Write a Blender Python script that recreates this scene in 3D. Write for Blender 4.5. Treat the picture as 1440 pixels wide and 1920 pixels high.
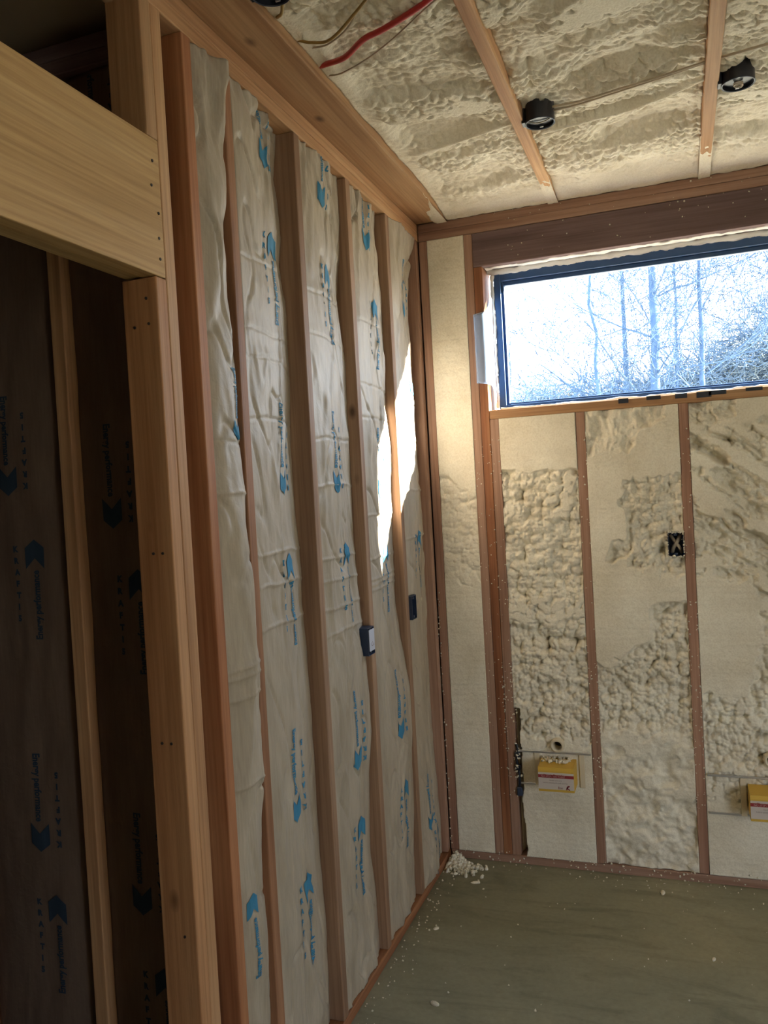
import bpy, bmesh, math, random
import numpy as np
from mathutils import Vector, Matrix

for o in list(bpy.data.objects):
    bpy.data.objects.remove(o)
SC = bpy.context.scene
COL = SC.collection

# ------------------------------------------------------------------ camera
F_PX, YAW, PITCH, ROLL = 1531.47, 0.3479, -0.0240, -0.0554
CAM = Vector((1.0395, -3.4998, 1.6564))
H = 2.829                      # top of the wall plates / underside of the ceiling joists
fw = Vector((-math.sin(YAW)*math.cos(PITCH), math.cos(YAW)*math.cos(PITCH), math.sin(PITCH)))
rt0 = Vector((math.cos(YAW), math.sin(YAW), 0)); up0 = rt0.cross(fw)
rt = math.cos(ROLL)*rt0 + math.sin(ROLL)*up0
up = -math.sin(ROLL)*rt0 + math.cos(ROLL)*up0
cd = bpy.data.cameras.new('camera'); cam = bpy.data.objects.new('camera', cd); COL.objects.link(cam)
cd.sensor_fit = 'VERTICAL'; cd.sensor_height = 36.0; cd.lens = F_PX*36.0/1920.0
cd.clip_start = 0.05; cd.clip_end = 300
cam.matrix_world = Matrix(((rt.x, up.x, -fw.x, CAM.x), (rt.y, up.y, -fw.y, CAM.y), (rt.z, up.z, -fw.z, CAM.z), (0, 0, 0, 1)))
SC.camera = cam

# ------------------------------------------------------------------ light and exposure
SC.view_settings.view_transform = 'Standard'; SC.view_settings.look = 'None'
SC.view_settings.gamma = 1.0; SC.view_settings.use_curve_mapping = False
SC.view_settings.exposure = 1.05
SC.cycles.use_denoising = True
SC.cycles.max_bounces = 10; SC.cycles.diffuse_bounces = 7; SC.cycles.caustics_reflective = False; SC.cycles.caustics_refractive = False
SC.cycles.sample_clamp_indirect = 6.0
W = bpy.data.worlds.new('sky'); SC.world = W; W.use_nodes = True
wn, wl = W.node_tree.nodes, W.node_tree.links
wn.clear()
wo = wn.new('ShaderNodeOutputWorld'); wb = wn.new('ShaderNodeBackground')
wr = wn.new('ShaderNodeValToRGB'); wt = wn.new('ShaderNodeTexCoord'); ws = wn.new('ShaderNodeSeparateXYZ')
wl.new(wt.outputs['Generated'], ws.inputs[0]); wl.new(ws.outputs['Z'], wr.inputs[0])
wr.color_ramp.elements[0].position = 0.0; wr.color_ramp.elements[0].color = (0.93, 0.97, 1.0, 1)
wr.color_ramp.elements[1].position = 0.6; wr.color_ramp.elements[1].color = (0.45, 0.68, 1.0, 1)
wl.new(wr.outputs[0], wb.inputs['Color']); wb.inputs['Strength'].default_value = 5.6
wl.new(wb.outputs[0], wo.inputs[0])
sd = Vector((-1.0, -0.42, -0.398)).normalized()
sl = bpy.data.lights.new('sun', 'SUN'); sl.energy = 38.0; sl.angle = math.radians(0.55); sl.color = (1.0, 0.93, 0.80)
so = bpy.data.objects.new('sun', sl); COL.objects.link(so); so.location = (8, 4, 6)
so.rotation_euler = sd.to_track_quat('-Z', 'Y').to_euler()
def portal(name, loc, target, sx, sy):
    l = bpy.data.lights.new(name, 'AREA'); l.shape = 'RECTANGLE'; l.size = sx; l.size_y = sy; l.cycles.is_portal = True
    o = bpy.data.objects.new(name, l); COL.objects.link(o); o.location = loc
    o.rotation_euler = (Vector(target)-Vector(loc)).to_track_quat('-Z', 'Z').to_euler()
GX0, GX1, GZ0, GZ1 = 4.0, 5.6, 0.0, 2.1       # unseen opening behind the camera, added to let in fill light
RY0, RY1, RZ0, RZ1 = -2.95, -2.35, .9, 1.9        # unseen opening in the far right wall, added for warm fill
portal('side_portal', (6.05, (RY0+RY1)/2, (RZ0+RZ1)/2), (5, (RY0+RY1)/2, (RZ0+RZ1)/2), RY1-RY0, RZ1-RZ0)
portal('window_portal', (1.115, 0.13, 2.29), (1.115, -1, 2.29), 1.66, 0.60)
portal('rear_fill_portal', ((GX0+GX1)/2, -5.05, (GZ0+GZ1)/2), ((GX0+GX1)/2, -4, (GZ0+GZ1)/2), GX1-GX0, GZ1-GZ0)

# ------------------------------------------------------------------ helpers
def u32(a): return (np.asarray(a).astype(np.int64) & 0xffffffff).astype(np.uint64)
def hsh(ix, iy, s):
    h = (u32(ix)*np.uint64(374761393) + u32(iy)*np.uint64(668265263) + np.uint64(s*974711+1013)) & np.uint64(0xffffffff)
    h = ((h ^ (h >> np.uint64(13)))*np.uint64(1274126177)) & np.uint64(0xffffffff)
    h = ((h ^ (h >> np.uint64(16)))*np.uint64(2246822519)) & np.uint64(0xffffffff)
    h = h ^ (h >> np.uint64(15))
    return h.astype(np.float64)/4294967295.0
def vn(x, y, s=0):
    x = np.asarray(x, float); y = np.asarray(y, float)
    ix = np.floor(x); iy = np.floor(y); fx = x-ix; fy = y-iy
    fx = fx*fx*fx*(fx*(fx*6-15)+10); fy = fy*fy*fy*(fy*(fy*6-15)+10)
    a = hsh(ix, iy, s); b = hsh(ix+1, iy, s); c = hsh(ix, iy+1, s); d = hsh(ix+1, iy+1, s)
    return (a*(1-fx)+b*fx)*(1-fy)+(c*(1-fx)+d*fx)*fy*1.0
def fbm(x, y, s=0, o=3):
    t = 0; a = 1.0; n = 0
    for k in range(o):
        t = t+a*vn(x*2**k, y*2**k, s+k*17); n += a; a *= .5
    return t/n                                  # 0..1
def bumps(x, y, s=0, j=.8):
    """rounded popcorn lumps, 0 in the creases .. 1 on the crowns"""
    ix = np.floor(x); iy = np.floor(y); best = np.full(np.shape(x), 9.0)
    for dx in (-1, 0, 1):
        for dy in (-1, 0, 1):
            cx = ix+dx+.5+j*(hsh(ix+dx, iy+dy, s)-.5); cy = iy+dy+.5+j*(hsh(ix+dx, iy+dy, s+5)-.5)
            r = .75+.5*hsh(ix+dx, iy+dy, s+9)
            best = np.minimum(best, ((x-cx)**2+(y-cy)**2)/r**2)
    return np.sqrt(np.clip(1-best/1.05, 0, 1))
def sst(a, b, x):
    t = np.clip((x-a)/(b-a), 0, 1); return t*t*(3-2*t)

def link(name, me, mat=None, parent=None):
    o = bpy.data.objects.new(name, me); COL.objects.link(o)
    if mat is not None: me.materials.append(mat)
    if parent is not None: o.parent = parent
    return o
def empty(name, loc=(0, 0, 0)):
    o = bpy.data.objects.new(name, None); COL.objects.link(o); o.location = loc; o.empty_display_size = .05
    return o
def tag(o, label=None, cat=None, group=None, kind=None):
    if label: o['label'] = label
    if cat: o['category'] = cat
    if group: o['group'] = group
    if kind: o['kind'] = kind
    return o
def mesh(name, V, Fc, mat, parent=None, smooth=False):
    me = bpy.data.meshes.new(name); me.from_pydata([tuple(v) for v in V], [], [tuple(f) for f in Fc]); me.update()
    if smooth: me.polygons.foreach_set('use_smooth', [True]*len(me.polygons))
    return link(name, me, mat, parent)
def grid(name, P, mat, parent=None, skirt=None, flip=False):
    """P: (n, m, 3) array of points -> smooth sheet; skirt=(axis, value) closes it to a plane behind"""
    n, m = P.shape[:2]
    idx = np.arange(n*m).reshape(n, m)
    q = np.stack([idx[:-1, :-1], idx[1:, :-1], idx[1:, 1:], idx[:-1, 1:]], -1).reshape(-1, 4)
    V = P.reshape(-1, 3)
    ns = len(q)
    if skirt:
        rim = np.concatenate([idx[0, :-1], idx[:-1, -1], idx[-1, :0:-1], idx[:0:-1, 0]])
        B = V[rim].copy(); B[:, skirt[0]] = skirt[1]
        k = len(rim); b0 = n*m
        V = np.concatenate([V, B]); r = np.arange(k); r2 = (r+1) % k
        q = np.concatenate([q, np.stack([rim[r2], rim[r], b0+r, b0+r2], -1)[:, ::-1]])
        # back: four corners are enough
        c = [b0, b0+(m-1), b0+(m-1)+(n-1), b0+2*(m-1)+(n-1)]
        q = np.concatenate([q, np.array([c])])
    if flip: q = q[:, ::-1]
    me = bpy.data.meshes.new(name)
    me.vertices.add(len(V)); me.vertices.foreach_set('co', np.ascontiguousarray(V, np.float32).ravel())
    me.loops.add(q.size); me.loops.foreach_set('vertex_index', np.ascontiguousarray(q, np.int32).ravel())
    me.polygons.add(len(q)); me.polygons.foreach_set('loop_start', np.arange(0, q.size, 4, dtype=np.int32))
    sm = np.zeros(len(q), bool); sm[:ns] = True
    me.polygons.foreach_set('use_smooth', sm)
    me.update(); me.validate()
    return link(name, me, mat, parent)
def bm_obj(name, bm, mat, parent=None, smooth=False, loc=None):
    me = bpy.data.meshes.new(name); bm.normal_update(); bm.to_mesh(me); bm.free()
    if smooth: me.polygons.foreach_set('use_smooth', [True]*len(me.polygons))
    o = link(name, me, mat, parent)
    if loc is not None: o.location = loc
    return o
def bm_box(bm, x0, x1, y0, y1, z0, z1, bev=0, seg=1):
    r = bmesh.ops.create_cube(bm, size=1.0)
    for v in r['verts']:
        v.co = Vector(((x0+x1)/2+v.co.x*(x1-x0), (y0+y1)/2+v.co.y*(y1-y0), (z0+z1)/2+v.co.z*(z1-z0)))
    if bev:
        es = list({e for v in r['verts'] for e in v.link_edges})
        bmesh.ops.bevel(bm, geom=es, offset=bev, segments=seg, profile=.5, affect='EDGES')
def box(name, x0, x1, y0, y1, z0, z1, mat, parent=None, bev=0.0, seg=1):
    c = ((x0+x1)/2, (y0+y1)/2, (z0+z1)/2); bm = bmesh.new()
    bm_box(bm, x0-c[0], x1-c[0], y0-c[1], y1-c[1], z0-c[2], z1-c[2], bev, seg)
    return bm_obj(name, bm, mat, parent, loc=c)
RNG = random.Random(7)
def lumber(name, x0, x1, y0, y1, z0, z1, mat, parent=None, axis=2, bow=.0015):
    """a sawn board with eased edges, slightly bowed along its length"""
    c = ((x0+x1)/2, (y0+y1)/2, (z0+z1)/2); bm = bmesh.new()
    bm_box(bm, x0-c[0], x1-c[0], y0-c[1], y1-c[1], z0-c[2], z1-c[2], .003, 2)
    L = (x1-x0, y1-y0, z1-z0)[axis]
    es = [e for e in bm.edges if abs((e.verts[0].co-e.verts[1].co)[axis]) > L*.6]
    bmesh.ops.subdivide_edges(bm, edges=es, cuts=7)
    o1, o2 = [k for k in range(3) if k != axis]
    p1, p2, p3 = RNG.uniform(-1, 1), RNG.uniform(-1, 1), RNG.uniform(0, 6)
    for v in bm.verts:
        t = v.co[axis]/L*2
        v.co[o1] += bow*p1*(1-t*t); v.co[o2] += bow*p2*math.sin(t*2.2+p3)*(1-t*t)
    return bm_obj(name, bm, mat, parent, loc=c)
def tube_mesh(V, Fc, pts, rad, n=8, cap=True):
    pts = [Vector(p) for p in pts]; k = len(pts)
    if not hasattr(rad, '__len__'): rad = [rad]*k
    base = len(V); nrm = None
    for i, p in enumerate(pts):
        t = (pts[min(i+1, k-1)]-pts[max(i-1, 0)])
        t = t.normalized() if t.length > 1e-9 else Vector((0, 0, 1))
        if nrm is None:
            nrm = t.orthogonal().normalized()
        else:
            nrm = (nrm-t*nrm.dot(t)); nrm = nrm.normalized() if nrm.length > 1e-6 else t.orthogonal().normalized()
        b = t.cross(nrm)
        for j in range(n):
            a = 2*math.pi*j/n; V.append(p+(nrm*math.cos(a)+b*math.sin(a))*rad[i])
    for i in range(k-1):
        for j in range(n):
            a0 = base+i*n+j; a1 = base+i*n+(j+1) % n
            Fc.append((a0, a1, a1+n, a0+n))
    if cap and n > 2:
        Fc.append(tuple(base+j for j in range(n))[::-1]); Fc.append(tuple(base+(k-1)*n+j for j in range(n)))
def smooth_path(pts, sub=6):
    pts = [Vector(p) for p in pts]; out = []
    for i in range(len(pts)-1):
        p0, p1, p2, p3 = pts[max(i-1, 0)], pts[i], pts[i+1], pts[min(i+2, len(pts)-1)]
        for s in range(sub):
            t = s/sub
            out.append(.5*((2*p1)+(p2-p0)*t+(2*p0-5*p1+4*p2-p3)*t*t+(3*p1-p0-3*p2+p3)*t**3))
    out.append(pts[-1]); return out
def tube(name, pts, r, mat, parent=None, n=8, sub=6):
    V, Fc = [], []; tube_mesh(V, Fc, smooth_path(pts, sub) if sub else pts, r, n)
    return mesh(name, V, Fc, mat, parent, True)
def lumps(name, spots, mat, parent=None, seed=1):
    """many small irregular crumbs in one mesh: spots = (x, y, z, radius)"""
    rr = random.Random(seed); bm = bmesh.new()
    for (x, y, z, r) in spots:
        q = bmesh.ops.create_icosphere(bm, subdivisions=1, radius=1.0)
        s = [r*rr.uniform(.6, 1.4) for _ in range(3)]
        rot = Matrix.Rotation(rr.uniform(0, 6), 3, Vector((rr.uniform(-1, 1), rr.uniform(-1, 1), rr.uniform(-1, 1))).normalized())
        for v in q['verts']:
            v.co *= rr.uniform(.75, 1.2)
            v.co = rot @ Vector((v.co.x*s[0], v.co.y*s[1], v.co.z*s[2]))+Vector((x, y, z))
    return bm_obj(name, bm, mat, parent, True)

# ------------------------------------------------------------------ materials
def nm(name, rough=.6, col=(.5, .5, .5), metal=0, spec=.5):
    m = bpy.data.materials.new(name); m.use_nodes = True; nt = m.node_tree
    b = nt.nodes['Principled BSDF']; b.inputs['Base Color'].default_value = (*col, 1)
    b.inputs['Roughness'].default_value = rough; b.inputs['Metallic'].default_value = metal
    b.inputs['Specular IOR Level'].default_value = spec
    return m, nt, b
def nd(nt, t, **kw):
    n = nt.nodes.new(t)
    for k, v in kw.items():
        if k in n.inputs: n.inputs[k].default_value = v
        else: setattr(n, k, v)
    return n
def ramp(nt, src, stops):
    r = nt.nodes.new('ShaderNodeValToRGB'); e = r.color_ramp.elements
    while len(e) < len(stops): e.new(.5)
    for k, (p, c) in enumerate(stops): e[k].position = p; e[k].color = (*c, 1) if len(c) == 3 else c
    nt.links.new(src, r.inputs[0]); return r.outputs[0]
def mixc(nt, f, a, b, mode='MIX'):
    m = nt.nodes.new('ShaderNodeMix'); m.data_type = 'RGBA'; m.blend_type = mode
    for sock, v in ((m.inputs[0], f), (m.inputs[6], a), (m.inputs[7], b)):
        if isinstance(v, bpy.types.NodeSocket): nt.links.new(v, sock)
        elif isinstance(v, tuple): sock.default_value = (*v, 1)
        else: sock.default_value = v
    return m.outputs[2]
def bump(nt, b, h, s=.3, d=.01):
    n = nd(nt, 'ShaderNodeBump', Strength=s, Distance=d); nt.links.new(h, n.inputs['Height']); nt.links.new(n.outputs[0], b.inputs['Normal'])
def wood(name, dark, mid, light, axis=2, knots=.5, rough=.62):
    m, nt, b = nm(name, rough, spec=.3)
    tc = nd(nt, 'ShaderNodeTexCoord'); oi = nd(nt, 'ShaderNodeObjectInfo')
    off = nd(nt, 'ShaderNodeVectorMath', operation='SCALE'); off.inputs[0].default_value = (37, 23, 41); nt.links.new(oi.outputs['Random'], off.inputs['Scale'])
    ad = nd(nt, 'ShaderNodeVectorMath', operation='ADD'); nt.links.new(tc.outputs['Object'], ad.inputs[0]); nt.links.new(off.outputs[0], ad.inputs[1])
    def mp(across, along):
        q = nd(nt, 'ShaderNodeMapping'); s = [across]*3; s[axis] = along; q.inputs['Scale'].default_value = s
        nt.links.new(ad.outputs[0], q.inputs[0]); return q.outputs[0]
    big = nd(nt, 'ShaderNodeTexNoise', Scale=1.0, Detail=3.0, Roughness=.5, Distortion=.5); nt.links.new(mp(16, .9), big.inputs['Vector'])
    # growth rings: distorted bands running along the board
    wv = nd(nt, 'ShaderNodeTexWave', Scale=1.0, Distortion=5.0, Detail=2.0); wv.inputs['Detail Scale'].default_value = .8
    wv.bands_direction = 'DIAGONAL'; nt.links.new(mp(26, .35), wv.inputs['Vector'])
    fine = nd(nt, 'ShaderNodeTexNoise', Scale=1.0, Detail=4.0, Roughness=.65); nt.links.new(mp(150, 4), fine.inputs['Vector'])
    c = ramp(nt, big.outputs[0], [(.3, dark), (.5, mid), (.72, light)])
    ringm = ramp(nt, wv.outputs[0], [(.0, (.62, .55, .5)), (.35, (1, 1, 1)), (1, (1, 1, 1))])
    c = mixc(nt, .28, c, ringm, 'MULTIPLY')
    fm = ramp(nt, fine.outputs[0], [(.3, (.74, .7, .66)), (.62, (1.08, 1.08, 1.08))])
    c = mixc(nt, .6, c, fm, 'MULTIPLY')
    vo = nd(nt, 'ShaderNodeTexVoronoi', Scale=1.0, Randomness=1.0); nt.links.new(mp(9, 5.0), vo.inputs['Vector'])
    kn = ramp(nt, vo.outputs['Distance'], [(.04, (1, 1, 1)), (.10, (.5, .5, .5)), (.16, (0, 0, 0))])
    kf = nd(nt, 'ShaderNodeMath', operation='MULTIPLY'); nt.links.new(kn, kf.inputs[0])
    sel = nd(nt, 'ShaderNodeSeparateColor'); nt.links.new(vo.outputs['Color'], sel.inputs[0])
    gt = nd(nt, 'ShaderNodeMath', operation='LESS_THAN'); gt.inputs[1].default_value = knots*.4; nt.links.new(sel.outputs[0], gt.inputs[0])
    nt.links.new(gt.outputs[0], kf.inputs[1])
    c = mixc(nt, kf.outputs[0], c, tuple(v*.42 for v in dark))
    hs = nd(nt, 'ShaderNodeHueSaturation'); nt.links.new(c, hs.inputs['Color'])
    vr = nd(nt, 'ShaderNodeMapRange'); vr.inputs['To Min'].default_value = .82; vr.inputs['To Max'].default_value = 1.15
    nt.links.new(oi.outputs['Random'], vr.inputs['Value']); nt.links.new(vr.outputs[0], hs.inputs['Value'])
    nt.links.new(hs.outputs[0], b.inputs['Base Color'])
    bump(nt, b, fine.outputs[0], .22, .004)
    return m
RED = ((.21, .080, .038), (.34, .140, .066), (.45, .22, .11))
TAN = ((.36, .19, .095), (.47, .27, .14), (.56, .36, .20))
YEL = ((.44, .27, .11), (.53, .345, .155), (.60, .42, .21))
BRN = ((.27, .145, .10), (.37, .215, .15), (.45, .285, .21))
DRK = ((.105, .066, .066), (.15, .098, .098), (.20, .135, .13))  # back header wood with the purplish window glare put into its colour
W_mid = wood('stud_wood_mid', (.25, .145, .09), (.36, .22, .14), (.46, .30, .20), axis=2, knots=.4); W_redl = wood('stud_wood_light_red', (.25, .12, .065), (.38, .19, .105), (.50, .29, .17), axis=2)
W_jack = wood('jack_wood_orange', (.38, .175, .080), (.50, .255, .122), (.58, .335, .175), axis=2, knots=.3)
W_red = wood('stud_wood_red', *RED, axis=2); W_tan = wood('stud_wood_tan', *TAN, axis=2)
W_brnz = wood('stud_wood_brown', *BRN, axis=2, knots=.3)
W_yely = wood('header_wood_yellow', *YEL, axis=1, knots=.12)
W_tany = wood('plate_wood_tan', *TAN, axis=1, knots=.8); W_brnx = wood('plate_wood_brown', *BRN, axis=0, knots=.2)
W_drkx = wood('header_wood_glare_purple', *DRK, axis=0, knots=.2); W_redy = wood('sole_plate_wood', *RED, axis=1)
W_joist = wood('joist_wood', *TAN, axis=1, knots=.6); W_sill = wood('sill_wood', *TAN, axis=0, knots=.2)

def foam_mat():
    m, nt, b = nm('spray_foam_cream', .75, spec=.25)
    tc = nd(nt, 'ShaderNodeTexCoord')
    n1 = nd(nt, 'ShaderNodeTexNoise', Scale=5.0, Detail=3.0); nt.links.new(tc.outputs['Object'], n1.inputs[0])
    n2 = nd(nt, 'ShaderNodeTexNoise', Scale=160.0, Detail=4.0); nt.links.new(tc.outputs['Object'], n2.inputs[0])
    c = ramp(nt, n1.outputs[0], [(.3, (.68, .625, .505)), (.5, (.76, .71, .595)), (.7, (.82, .78, .665))])
    c2 = ramp(nt, n2.outputs[0], [(.35, (.86, .84, .8)), (.6, (1, 1, 1))])
    nt.links.new(mixc(nt, .7, c, c2, 'MULTIPLY'), b.inputs['Base Color'])
    bump(nt, b, n2.outputs[0], .35, .004)
    return m
M_foam = foam_mat()
def kraft_mat(name, c0, c1, rough):
    m, nt, b = nm(name, rough, spec=.5)
    tc = nd(nt, 'ShaderNodeTexCoord'); mp = nd(nt, 'ShaderNodeMapping'); mp.inputs['Scale'].default_value = (1, 1, .25)
    nt.links.new(tc.outputs['Object'], mp.inputs[0])
    n1 = nd(nt, 'ShaderNodeTexNoise', Scale=11.0, Detail=5.0, Roughness=.6); nt.links.new(mp.outputs[0], n1.inputs[0])
    mp2 = nd(nt, 'ShaderNodeMapping'); mp2.inputs['Scale'].default_value = (1, 1, .06); nt.links.new(tc.outputs['Object'], mp2.inputs[0])
    n2 = nd(nt, 'ShaderNodeTexNoise', Scale=190.0, Detail=3.0); nt.links.new(mp2.outputs[0], n2.inputs[0])
    c = ramp(nt, n1.outputs[0], [(.32, c0), (.66, c1)])
    f = ramp(nt, n2.outputs[0], [(.3, (.86, .86, .86)), (.7, (1.05, 1.05, 1.05))])
    nt.links.new(mixc(nt, .8, c, f, 'MULTIPLY'), b.inputs['Base Color'])
    n3 = nd(nt, 'ShaderNodeTexNoise', Scale=45.0, Detail=4.0, Distortion=.6); nt.links.new(tc.outputs['Object'], n3.inputs[0])
    bump(nt, b, n3.outputs[0], .22, .006)
    return m
M_white, _nt, _b = nm('white_foam_bead', .7, (.80, .79, .76))
M_kraft = kraft_mat('kraft_facing', (.36, .305, .235), (.475, .415, .33), .52)
M_kraftd = kraft_mat('kraft_facing_shaded', (.13, .083, .062), (.18, .122, .092), .75)  # the same kraft darkened, side-room shade put into the colour
M_ink, _nt, _b = nm('blue_print_ink', .6, (.05, .22, .38), spec=.2)
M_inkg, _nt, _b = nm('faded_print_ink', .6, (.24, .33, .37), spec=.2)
M_inkd, _nt, _b = nm('shaded_print_ink', .7, (.035, .055, .085), spec=.1)  # blue ink darkened to match the shaded side-room paper
def concrete():
    m, nt, b = nm('concrete_slab', .8, spec=.25)
    tc = nd(nt, 'ShaderNodeTexCoord')
    a = nd(nt, 'ShaderNodeTexNoise', Scale=1.6, Detail=5.0, Roughness=.6, Distortion=.8); nt.links.new(tc.outputs['Object'], a.inputs[0])
    f = nd(nt, 'ShaderNodeTexNoise', Scale=55.0, Detail=5.0, Roughness=.7); nt.links.new(tc.outputs['Object'], f.inputs[0])
    mpv = nd(nt, 'ShaderNodeMapping'); mpv.inputs['Scale'].default_value = (.35, 1.6, 1); mpv.inputs['Rotation'].default_value = (0, 0, .35); nt.links.new(tc.outputs['Object'], mpv.inputs[0])
    s = nd(nt, 'ShaderNodeTexNoise', Scale=5.0, Detail=6.0, Roughness=.65, Distortion=1.4); nt.links.new(mpv.outputs[0], s.inputs[0])
    c = ramp(nt, a.outputs[0], [(.3, (.24, .235, .165)), (.5, (.29, .28, .20)), (.7, (.34, .32, .225))])
    c = mixc(nt, .55, c, ramp(nt, s.outputs[0], [(.34, (.62, .63, .6)), (.5, (1, 1, 1)), (.72, (1.08, 1.06, 1.0))]), 'MULTIPLY')
    c = mixc(nt, .5, c, ramp(nt, f.outputs[0], [(.3, (.78, .78, .78)), (.65, (1.08, 1.08, 1.08))]), 'MULTIPLY')
    nt.links.new(c, b.inputs['Base Color']); bump(nt, b, f.outputs[0], .2, .004)
    return m
M_conc = concrete()
M_black, _nt, _b = nm('black_plastic', .38, (.010, .012, .020))
M_box, _nt, _b = nm('outlet_box_plastic', .45, (.02, .035, .075))
M_frame, _nt, _b = nm('window_frame_glare_blue', .3, (.035, .085, .21))  # black frame with bluish lens glare put into its base colour
M_steel, _nt, _b = nm('dull_steel', .4, (.55, .55, .56), metal=.9)
M_nail, _nt, _b = nm('nail_head_dark', .6, (.03, .02, .018))
M_redc, _nt, _b = nm('red_cable_jacket', .4, (.42, .028, .03))
M_yelc, _nt, _b = nm('yellow_brown_cable_jacket', .5, (.30, .19, .05))
M_whtc, _nt, _b = nm('foam_dusted_cable_jacket', .6, (.42, .34, .25))
M_yel, _nt, _b = nm('yellow_cardboard', .55, (.60, .38, .055))
M_lab, _nt, _b = nm('white_label', .6, (.56, .50, .46))
M_lred, _nt, _b = nm('dark_red_print', .6, (.26, .022, .028))
M_lpink, _nt, _b = nm('pale_print', .6, (.60, .42, .40))
M_lgry, _nt, _b = nm('grey_print', .6, (.20, .15, .15))
M_cover, _nt, _b = nm('pale_blue_white_cover', .5, (.55, .58, .68))
M_pvc, _nt, _b = nm('cream_pipe', .5, (.62, .55, .41))
M_hole, _nt, _b = nm('pipe_inside_dark', .9, (.02, .018, .015))
M_tape, _nt, _b = nm('black_flashing_tape', .5, (.025, .03, .045))
M_sheath, _nt, _b = nm('plain_sheathing', .8, (.40, .31, .22))
M_film, _nt, _b = nm('clear_plastic_film', .25, (.34, .48, .68))
_b.inputs['Alpha'].default_value = .42
M_glass, _nt, _b = nm('window_glass', 0.0, (1, 1, 1))
_nt.nodes.clear()
_o = _nt.nodes.new('ShaderNodeOutputMaterial'); _t = _nt.nodes.new('ShaderNodeBsdfTransparent'); _g = _nt.nodes.new('ShaderNodeBsdfGlossy'); _g.inputs['Roughness'].default_value = .02
_x = _nt.nodes.new('ShaderNodeMixShader'); _x.inputs[0].default_value = .05
_nt.links.new(_t.outputs[0], _x.inputs[1]); _nt.links.new(_g.outputs[0], _x.inputs[2]); _nt.links.new(_x.outputs[0], _o.inputs[0])
def noise_mat(name, c0, c1, scale, rough=.9):
    m, nt, b = nm(name, rough, spec=.2); tc = nd(nt, 'ShaderNodeTexCoord')
    n = nd(nt, 'ShaderNodeTexNoise', Scale=scale, Detail=4.0); nt.links.new(tc.outputs['Object'], n.inputs[0])
    nt.links.new(ramp(nt, n.outputs[0], [(.35, c0), (.65, c1)]), b.inputs['Base Color']); return m
M_bark = noise_mat('haze_blue_bark', (.045, .085, .16), (.08, .13, .21), 6)  # bluish glare haze painted into the bark colour
M_twig = noise_mat('haze_blue_twigs', (.09, .135, .19), (.15, .195, .23), 3)  # twigs carry the same painted blue haze
M_leafg = noise_mat('evergreen_leaf', (.03, .10, .09), (.06, .15, .11), 5)
M_brushl = noise_mat('dry_pale_leaf', (.20, .23, .22), (.34, .33, .27), 4)
M_ground = noise_mat('dry_leaf_ground', (.33, .28, .19), (.48, .42, .30), .8)

# ------------------------------------------------------------------ room shell
XR, YR = 6.0, -5.0            # right and rear limits of the open room
floor = tag(box('floor', -1.9, XR+.1, YR-.1, .15, -.12, 0, M_conc), 'bare grey-green concrete slab floor with dust streaks', kind='structure')
ceil = tag(empty('ceiling'), 'ceiling of cream sprayed foam between wooden joists', kind='structure')
box('roof_deck', -1.9, XR+.1, YR-.1, .15, H+.26, H+.30, M_sheath, ceil)
wleft = tag(empty('wall_left'), 'open stud wall on the left filled with paper-faced insulation', kind='structure')
box('sheathing', -.101, -.0945, -1.700, .0, 0, H, M_sheath, wleft)
wback = tag(empty('wall_back', (0, 0, 0)), 'outside wall with the high window, studs and cream sprayed foam', kind='structure')
OX0, OX1, OZ0, OZ1 = .281, 1.95, 1.985, 2.607    # rough opening of the window
for n_, a in {'l': (-1.9, OX0, 0, H+.26), 'r': (OX1, XR+.1, 0, H+.26), 'b': (OX0, OX1, 0, OZ0-.04), 't': (OX0, OX1, OZ1+.0, H+.26)}.items():
    box('sheathing', a[0], a[1], .142, .16, a[2], a[3], M_sheath, wback)
wright = tag(empty('wall_right'), 'plain far right wall with an opening added for light', kind='structure')
for a in ((YR, RY0, 0, H+.26), (RY1, .14, 0, H+.26), (RY0, RY1, 0, RZ0), (RY0, RY1, RZ1, H+.26)):
    box('sheathing', XR, XR+.1, a[0], a[1], a[2], a[3], M_sheath, wright)
wrear = tag(empty('wall_rear'), 'rear wall behind the camera with wide opening added for light', kind='structure')
for a in ((-1.9, GX0, 0, H+.26), (GX1, XR+.1, 0, H+.26), (GX0, GX1, GZ1, H+.26)):
    box('sheathing', a[0], a[1], YR-.1, YR, a[2], a[3], M_sheath, wrear)
# the dark side room seen through the doorway
wside = tag(empty('wall_side', (0, 0, 0)), 'dark insulated partition of the room beyond the doorway', kind='structure')
tag(box('wall_far', -1.9, -1.8, YR, .14, 0, H+.26, M_sheath), 'far wall of the dark side room', kind='structure')
box('sheathing', -1.8, -.10, -1.715, -1.70, 0, H+.26, M_sheath, wside)
box('sheathing', -.10, -.002, YR, -2.80, 0, H+.26, M_sheath, wleft)      # left wall on the near side of the doorway
box('blocking', -.095, -.0, -2.80, -.1, H+.04, H+.26, M_sheath, wleft)

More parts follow.
